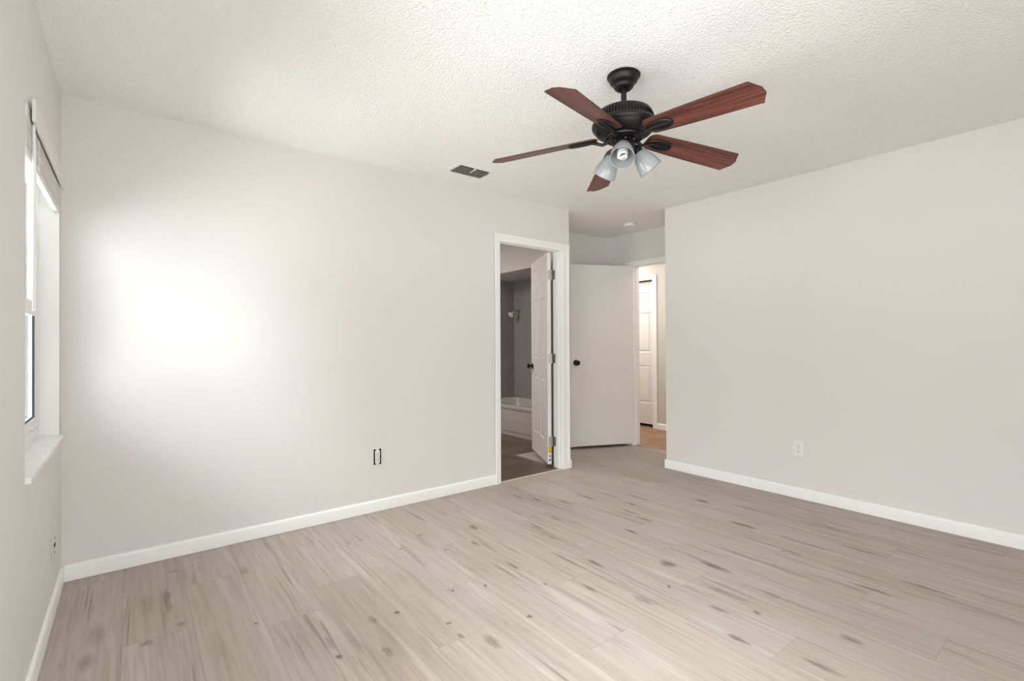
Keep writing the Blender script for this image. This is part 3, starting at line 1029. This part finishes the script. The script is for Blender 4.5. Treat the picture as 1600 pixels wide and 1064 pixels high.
def blade_bm():
    out = []
    # root: rounded; tip: clipped corners
    w0, w1 = 0.052, 0.067
    r0, r1 = 0.125, 0.649
    side = []
    for k in range(7):
        a = R(90) * k / 6
        side.append((r0 + 0.030 * (1 - math.sin(a)), (w0 - 0.030) + 0.030 * math.cos(a)))
    root = [(r0 + 0.034, w0)] + [(r0 + 0.034 - 0.034 * math.sin(R(15 * k)), w0 - 0.034 + 0.034 * math.cos(R(15 * k))) for k in range(1, 7)]
    up = root[::-1]                                # from root centre side to shoulder at +v
    up += [(0.30, w0 + (w1 - w0) * 0.45), (0.45, w0 + (w1 - w0) * 0.75), (r1 - 0.030, w1), (r1 - 0.028, w1 - 0.001), (r1 - 0.012, 0.036), (r1 - 0.003, 0.0225), (r1, 0.018)]
    poly = up + [(r, -v) for r, v in up[::-1]]
    bm = bmesh.new()
    th = 0.006
    n = len(poly)
    lo = [bm.verts.new((r, v * math.cos(R(13.8)), bz(r, v))) for r, v in poly]
    hi = [bm.verts.new((r, v * math.cos(R(13.8)), bz(r, v) + th)) for r, v in poly]
    # split into quads strips along the blade for clean shading
    half = n // 2
    for i in range(half - 1):
        a, b, c, d = i, i + 1, n - 2 - i, n - 1 - i
        bm.faces.new((lo[a], lo[b], lo[c], lo[d]))
        bm.faces.new((hi[a], hi[b], hi[c], hi[d]))
    for i in range(n):
        j = (i + 1) % n
        f = bm.faces.new((lo[i], lo[j], hi[j], hi[i]))
        f.material_index = 1
    quadfix(bm)
    return bm


def iron_bm():
    bm = bmesh.new()
    # arm from the flywheel
    add_tube(bm, [(0.070, 0, Zc(2.140)), (0.085, 0, Zc(2.130)), (0.100, 0, Zc(2.124)), (0.122, 0, bz(0.122, 0) - 0.016), (0.145, 0, bz(0.145, 0) - 0.008), (0.165, 0, bz(0.165, 0) - 0.005)], [0.010, 0.0085, 0.0075, 0.0075, 0.007, 0.005], 10)
    # pear shaped loop under the blade
    ring, inner = [], []
    for k in range(28):
        a = 2 * PI * k / 28
        r = 0.197 - 0.062 * math.cos(a)
        v = 0.029 * math.sin(a) * (1.0 - 0.12 * math.cos(a))
        ring.append((r, v * 0.97, bz(r, v) - 0.004))
    add_tube(bm, ring, 0.0062, 8, closed=True)
    poly = [bm.verts.new((x, y, z + 0.0035)) for x, y, z in ring]
    low = [bm.verts.new((x, y, z + 0.0005)) for x, y, z in ring]
    bm.faces.new(poly)
    bm.faces.new(low[::-1])
    # rib down the middle
    add_tube(bm, [(0.150, 0, bz(0.150, 0) - 0.005), (0.20, 0, bz(0.20, 0) - 0.005), (0.245, 0, bz(0.245, 0) - 0.003)], [0.0060, 0.0050, 0.003], 8)
    quadfix(bm)
    return bm


blade0 = obj('blade', blade_bm(), [M['blade'], M['blade_edge']], fan)
iron0 = obj('blade_iron', iron_bm(), M['fanmetal'], blade0, True)
bm = bmesh.new()
for r, v in ((0.160, 0.0), (0.222, 0.015), (0.222, -0.015)):
    add_lathe(bm, [(0, -0.002), (0.0035, -0.002), (0.0045, 0.002), (0, 0.002)], 10, Matrix.Translation((r, v, bz(r, v) - 0.005)))
quadfix(bm)
BLADE_AZ = [-18.7 + 72 * k for k in range(5)]
blade0.rotation_euler = (0, 0, R(BLADE_AZ[0]))
bm.free()
for az in BLADE_AZ[1:]:
    b = blade0.copy()
    COL.objects.link(b)
    b.parent = fan
    b.rotation_euler = (0, 0, R(az))
    i2 = iron0.copy()
    COL.objects.link(i2)
    i2.parent = b

# light kit: three arms, shades and spiral bulbs
SHADE_PROF_OUT = [(0.0235, 0.0), (0.0275, 0.006), (0.0335, 0.018), (0.0415, 0.036), (0.0480, 0.056), (0.0525, 0.076), (0.0550, 0.096), (0.0556, 0.104)]


def shade_bm():
    prof = SHADE_PROF_OUT + [(r - 0.0028, z) for r, z in SHADE_PROF_OUT[::-1]]
    bm = bmesh.new()
    add_lathe(bm, prof, 48, closed=True)
    quadfix(bm)
    return bm


def bulb_bm():
    bm = bmesh.new()
    add_lathe(bm, [(0, -0.012), (0.012, -0.012), (0.0125, 0.010), (0.0195, 0.016), (0.0205, 0.030), (0.0185, 0.036), (0, 0.037)], 28)
    for s in (0, PI):
        pts = []
        for k in range(41):
            a = s + 2 * PI * 1.5 * k / 40
            rr = 0.0165 + 0.0015 * math.sin(PI * k / 40)
            pts.append((rr * math.cos(a), rr * math.sin(a), 0.034 + 0.062 * k / 40))
        # close over the tip
        a = s + 3 * PI
        for k in range(1, 6):
            q = 0.0165 * (1 - k / 5.0)
            aa = a + 0.9 * k / 5
            pts.append((q * math.cos(aa), q * math.sin(aa), 0.096 + 0.006 * math.sin(PI / 2 * k / 5)))
        add_tube(bm, pts, 0.0072, 10)
    quadfix(bm)
    return bm


def holder_bm():
    return lathe([(0, -0.034), (0.012, -0.034), (0.017, -0.026), (0.0235, -0.012), (0.0265, 0.0), (0.0265, 0.006), (0.0225, 0.008), (0, 0.0065)], 32)


first = None
for (psi, dlt, rn, zn) in ((4, 54, 0.058, 2.094), (131, 52, 0.066, 2.083), (-109, 52, 0.068, 2.083)):
    az = CAMAZ + R(-psi)
    dh = Vector((math.cos(az), math.sin(az), 0))
    ax = dh * math.cos(R(dlt)) + Vector((0, 0, -math.sin(R(dlt))))
    p = dh * rn + Vector((0, 0, Zc(zn)))
    rot = ax.to_track_quat('Z', 'Y').to_euler()
    bm = holder_bm()
    h = obj('lamp_holder', bm, M['fanmetal'], fan, True)
    h.location = p
    h.rotation_euler = rot
    s = obj('lamp_shade', shade_bm(), M['shade'], fan, True)
    s.location = p
    s.rotation_euler = rot
    b = obj('light_bulb', bulb_bm(), M['cfl'], fan, True)
    b.location = p
    b.rotation_euler = rot
bm = bmesh.new()
pc = Vector((math.cos(CAMAZ + R(-40)), math.sin(CAMAZ + R(-40)), 0)) * 0.03
add_tube(bm, [(pc.x, pc.y, Zc(2.065)), (pc.x, pc.y, Zc(2.012))], 0.0009, 6)
add_lathe(bm, [(0, 0), (0.003, -0.003), (0.004, -0.012), (0.0, -0.017)], 12, Matrix.Translation((pc.x, pc.y, Zc(2.013))))
quadfix(bm)
obj('pull_chain', bm, M['fanmetal'], fan)

# ------------------------------------------------------------------ ceiling vent
vx0, vx1, vy0, vy1 = 1.805, 2.108, 2.888, 3.072
vent = thing('ceiling_vent', 'white metal air vent with dark louvres set in the ceiling', 'vent', ((vx0 + vx1) / 2, (vy0 + vy1) / 2, H))
fw, fr = 0.024, 0.018
obj('vent_frame', loc_boxes(vent, (vx0, vx1, vy0, vy0 + fr, H - 0.006, H), (vx0, vx1, vy1 - fr, vy1, H - 0.006, H),
                            (vx0, vx0 + fw, vy0 + fr, vy1 - fr, H - 0.006, H), (vx1 - fw, vx1, vy0 + fr, vy1 - fr, H - 0.006, H), bev=0.0015), M['plastic'], vent)
obj('duct_shade_sheet', loc_boxes(vent, (vx0 + fw, vx1 - fw, vy0 + fr, vy1 - fr, H - 0.0012, H - 0.0003)), M['duct'], vent)  # near-black sheet painted in place of the duct's shaded depth
bm = bmesh.new()
L = vent.location
for i in range(8):
    y = vy0 + fr + 0.030 + i * 0.0145
    add_box(bm, vx0 + fw - L.x, vx1 - fw - L.x, -0.007, 0.007, -0.0006, 0.0006, mtx=Matrix.Translation((0, y - L.y, H - 0.0065 - L.z)) @ Matrix.Rotation(R(-38), 4, 'X'))
quadfix(bm)
obj('louver', bm, M['louver'], vent)
obj('divider', loc_boxes(vent, (1.952, 1.959, vy0 + fr, vy0 + fr + 0.075, H - 0.0125, H - 0.002)), M['plastic'], vent)
for x, y in ((vx0 + 0.012, (vy0 + vy1) / 2), (vx1 - 0.012, (vy0 + vy1) / 2)):
    obj('screw', lathe([(0, 0), (0.004, 0), (0.003, -0.0015), (0, -0.002)], 12, Matrix.Translation((x - L.x, y - L.y, -0.006))), M['screw'], vent)

# ------------------------------------------------------------------ smoke detector
sd = thing('smoke_detector', 'round white smoke detector on the entry nook ceiling', 'smoke detector', (4.16, 3.28, H))
obj('base', lathe([(0, 0), (0.066, 0), (0.066, -0.008), (0, -0.008)], 40), M['plastic'], sd, True)
obj('cover', lathe([(0, -0.0085), (0.056, -0.0085), (0.056, -0.0125), (0.070, -0.0125), (0.071, -0.020), (0.064, -0.032), (0.045, -0.036), (0, -0.037)], 48), M['plastic'], sd, True)

# ------------------------------------------------------------------ outlets (built facing local -y, wall at y=0)


def receptacle(parent, y):
    for zc in (0.0195, -0.0195):
        bm = bmesh.new()
        poly = []
        for k in range(24):
            a = 2 * PI * k / 24
            poly.append((0.0172 * math.cos(a), max(-0.0138, min(0.0138, 0.0172 * math.sin(a)))))
        vs = add_prism(bm, poly, 0, 0.004)
        bmesh.ops.transform(bm, matrix=Matrix.Translation((0, y, zc)) @ Matrix.Rotation(R(90), 4, 'X'), verts=vs)
        quadfix(bm)
        rc = obj('receptacle', bm, M['plastic'], parent)
        obj('slot', box(-0.0078, -0.0052, y - 0.0046, y - 0.0038, zc - 0.001, zc + 0.0085), M['gasket'], rc)
        obj('slot', box(0.0052, 0.0078, y - 0.0046, y - 0.0038, zc + 0.0, zc + 0.0075), M['gasket'], rc)
        obj('ground_hole', lathe([(0, 0), (0.0030, 0), (0.0030, 0.0008), (0, 0.0008)], 12, Matrix.Translation((0, y - 0.0038, zc - 0.0075)) @ Matrix.Rotation(R(90), 4, 'X')), M['gasket'], rc)


o1 = thing('wall_outlet', 'white outlet without cover plate in a black hole left of bathroom door', 'outlet', (1.376, YA, 0.384))
ob = obj('outlet_box', boxes((-0.0275, 0.0275, -0.0008, -0.0001, -0.054, 0.054)), M['black'], o1)
obj('yoke', boxes((-0.0175, 0.0175, -0.0030, -0.0009, -0.0445, 0.0445), (-0.011, 0.011, -0.0030, -0.0009, 0.0445, 0.059), (-0.011, 0.011, -0.0030, -0.0009, -0.059, -0.0445), bev=0.0008), M['plastic'], o1)
receptacle(o1, -0.003)
for z in (0.050, 0.0, -0.050):
    obj('screw', lathe([(0, 0), (0.0032, 0), (0.0026, 0.0015), (0, 0.0018)], 12, Matrix.Translation((0, -0.003, z)) @ Matrix.Rotation(R(90), 4, 'X')), M['screw'], o1)

o2 = thing('wall_outlet', 'white covered double outlet low on the right wall', 'outlet', (XB, 1.565, 0.376), R(-90))
obj('cover_plate', boxes((-0.036, 0.036, -0.0055, -0.0002, -0.0585, 0.0585), bev=0.002), M['plastic'], o2)
receptacle(o2, -0.0048)
bm = bmesh.new()
add_lathe(bm, [(0, 0), (0.0030, 0), (0.0024, 0.0012), (0, 0.0015)], 12, Matrix.Translation((0, -0.0055, 0)) @ Matrix.Rotation(R(90), 4, 'X'))
quadfix(bm)
obj('screw', bm, M['screw'], o2)

o3 = thing('wall_plate', 'painted wall plate with a black jack below the left window', 'wall plate', (XL, 2.965, 0.295), R(90))
obj('cover_plate', boxes((-0.040, 0.040, -0.006, -0.0002, -0.0585, 0.0585), bev=0.002), M['plate'], o3)
obj('jack', boxes((-0.018, 0.018, -0.0085, -0.006, -0.006, 0.006), bev=0.0006), M['black'], o3)
M['dark_screw'] = mat('dark_screw', (0.10, 0.095, 0.09, 1), 0.5, 0.5)
for z in (0.032, -0.032):
    obj('screw', lathe([(0, 0), (0.0040, 0), (0.0034, 0.0015), (0, 0.002)], 12, Matrix.Translation((0, -0.006, z)) @ Matrix.Rotation(R(90), 4, 'X')), M['dark_screw'], o3)

# ------------------------------------------------------------------ bathtub
tub = thing('bathtub', 'pale bathtub in the tiled alcove through the bathroom door', 'bathtub', (AX, AYN + 0.002, 0.001))
tw, tl, th = XE - 0.014 - AX, AYF - 0.014 - AYN - 0.004, 0.385


def rr(x0, x1, y0, y1, r, n=6):
    pts = []
    for cx, cy, a0 in ((x1 - r, y1 - r, 0), (x0 + r, y1 - r, 90), (x0 + r, y0 + r, 180), (x1 - r, y0 + r, 270)):
        for k in range(n + 1):
            a = R(a0 + 90 * k / n)
            pts.append((cx + r * math.cos(a), cy + r * math.sin(a)))
    return pts


bm = bmesh.new()
loops = [(rr(0, tw, 0, tl, 0.004), 0.0), (rr(0, tw, 0, tl, 0.004), th - 0.05), (rr(-0.012, tw, 0, tl, 0.004), th - 0.045), (rr(-0.014, tw, 0, tl, 0.004), th - 0.010), (rr(-0.006, tw - 0.004, 0.004, tl - 0.004, 0.008), th),
         (rr(0.070, tw - 0.06, 0.08, tl - 0.10, 0.10), th), (rr(0.082, tw - 0.07, 0.09, tl - 0.112, 0.10), th - 0.012), (rr(0.12, tw - 0.10, 0.15, tl - 0.22, 0.12), 0.09), (rr(0.17, tw - 0.15, 0.22, tl - 0.30, 0.10), 0.06)]
prev = None
for pts, z in loops:
    ring = [bm.verts.new((x, y, z)) for x, y in pts]
    if prev:
        n = len(ring)
        for i in range(n):
            j = (i + 1) % n
            bm.faces.new((prev[i], prev[j], ring[j], ring[i]))
    else:
        bm.faces.new(ring[::-1])
    prev = ring
bm.faces.new(prev)
quadfix(bm)
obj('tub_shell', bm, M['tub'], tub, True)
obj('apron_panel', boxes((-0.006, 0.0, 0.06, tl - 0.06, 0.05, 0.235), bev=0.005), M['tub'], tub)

# ------------------------------------------------------------------ shower head
sx = XE - 0.012
shw = thing('shower_head', 'white shower head on the tiled wall above the tub', 'shower head', (sx, 5.60, 1.66))
obj('flange', lathe([(0, 0), (0.030, 0), (0.027, 0.008), (0.012, 0.012), (0, 0.012)], 24, Matrix.Rotation(R(-90), 4, 'Y')), M['steel'], shw, True)
obj('shower_arm', tube([(0, 0, 0), (-0.05, 0.005, 0.006), (-0.09, 0.01, -0.004), (-0.115, 0.012, -0.03)], 0.009, 12), M['steel'], shw, True)
obj('spray_head', lathe([(0, -0.012), (0.014, -0.012), (0.018, 0.006), (0.044, 0.055), (0.046, 0.064), (0.040, 0.067), (0, 0.067)], 28,
                        Matrix.Translation((-0.115, 0.012, -0.03)) @ Matrix.Rotation(R(-128), 4, 'Y')), M['plastic'], shw, True)
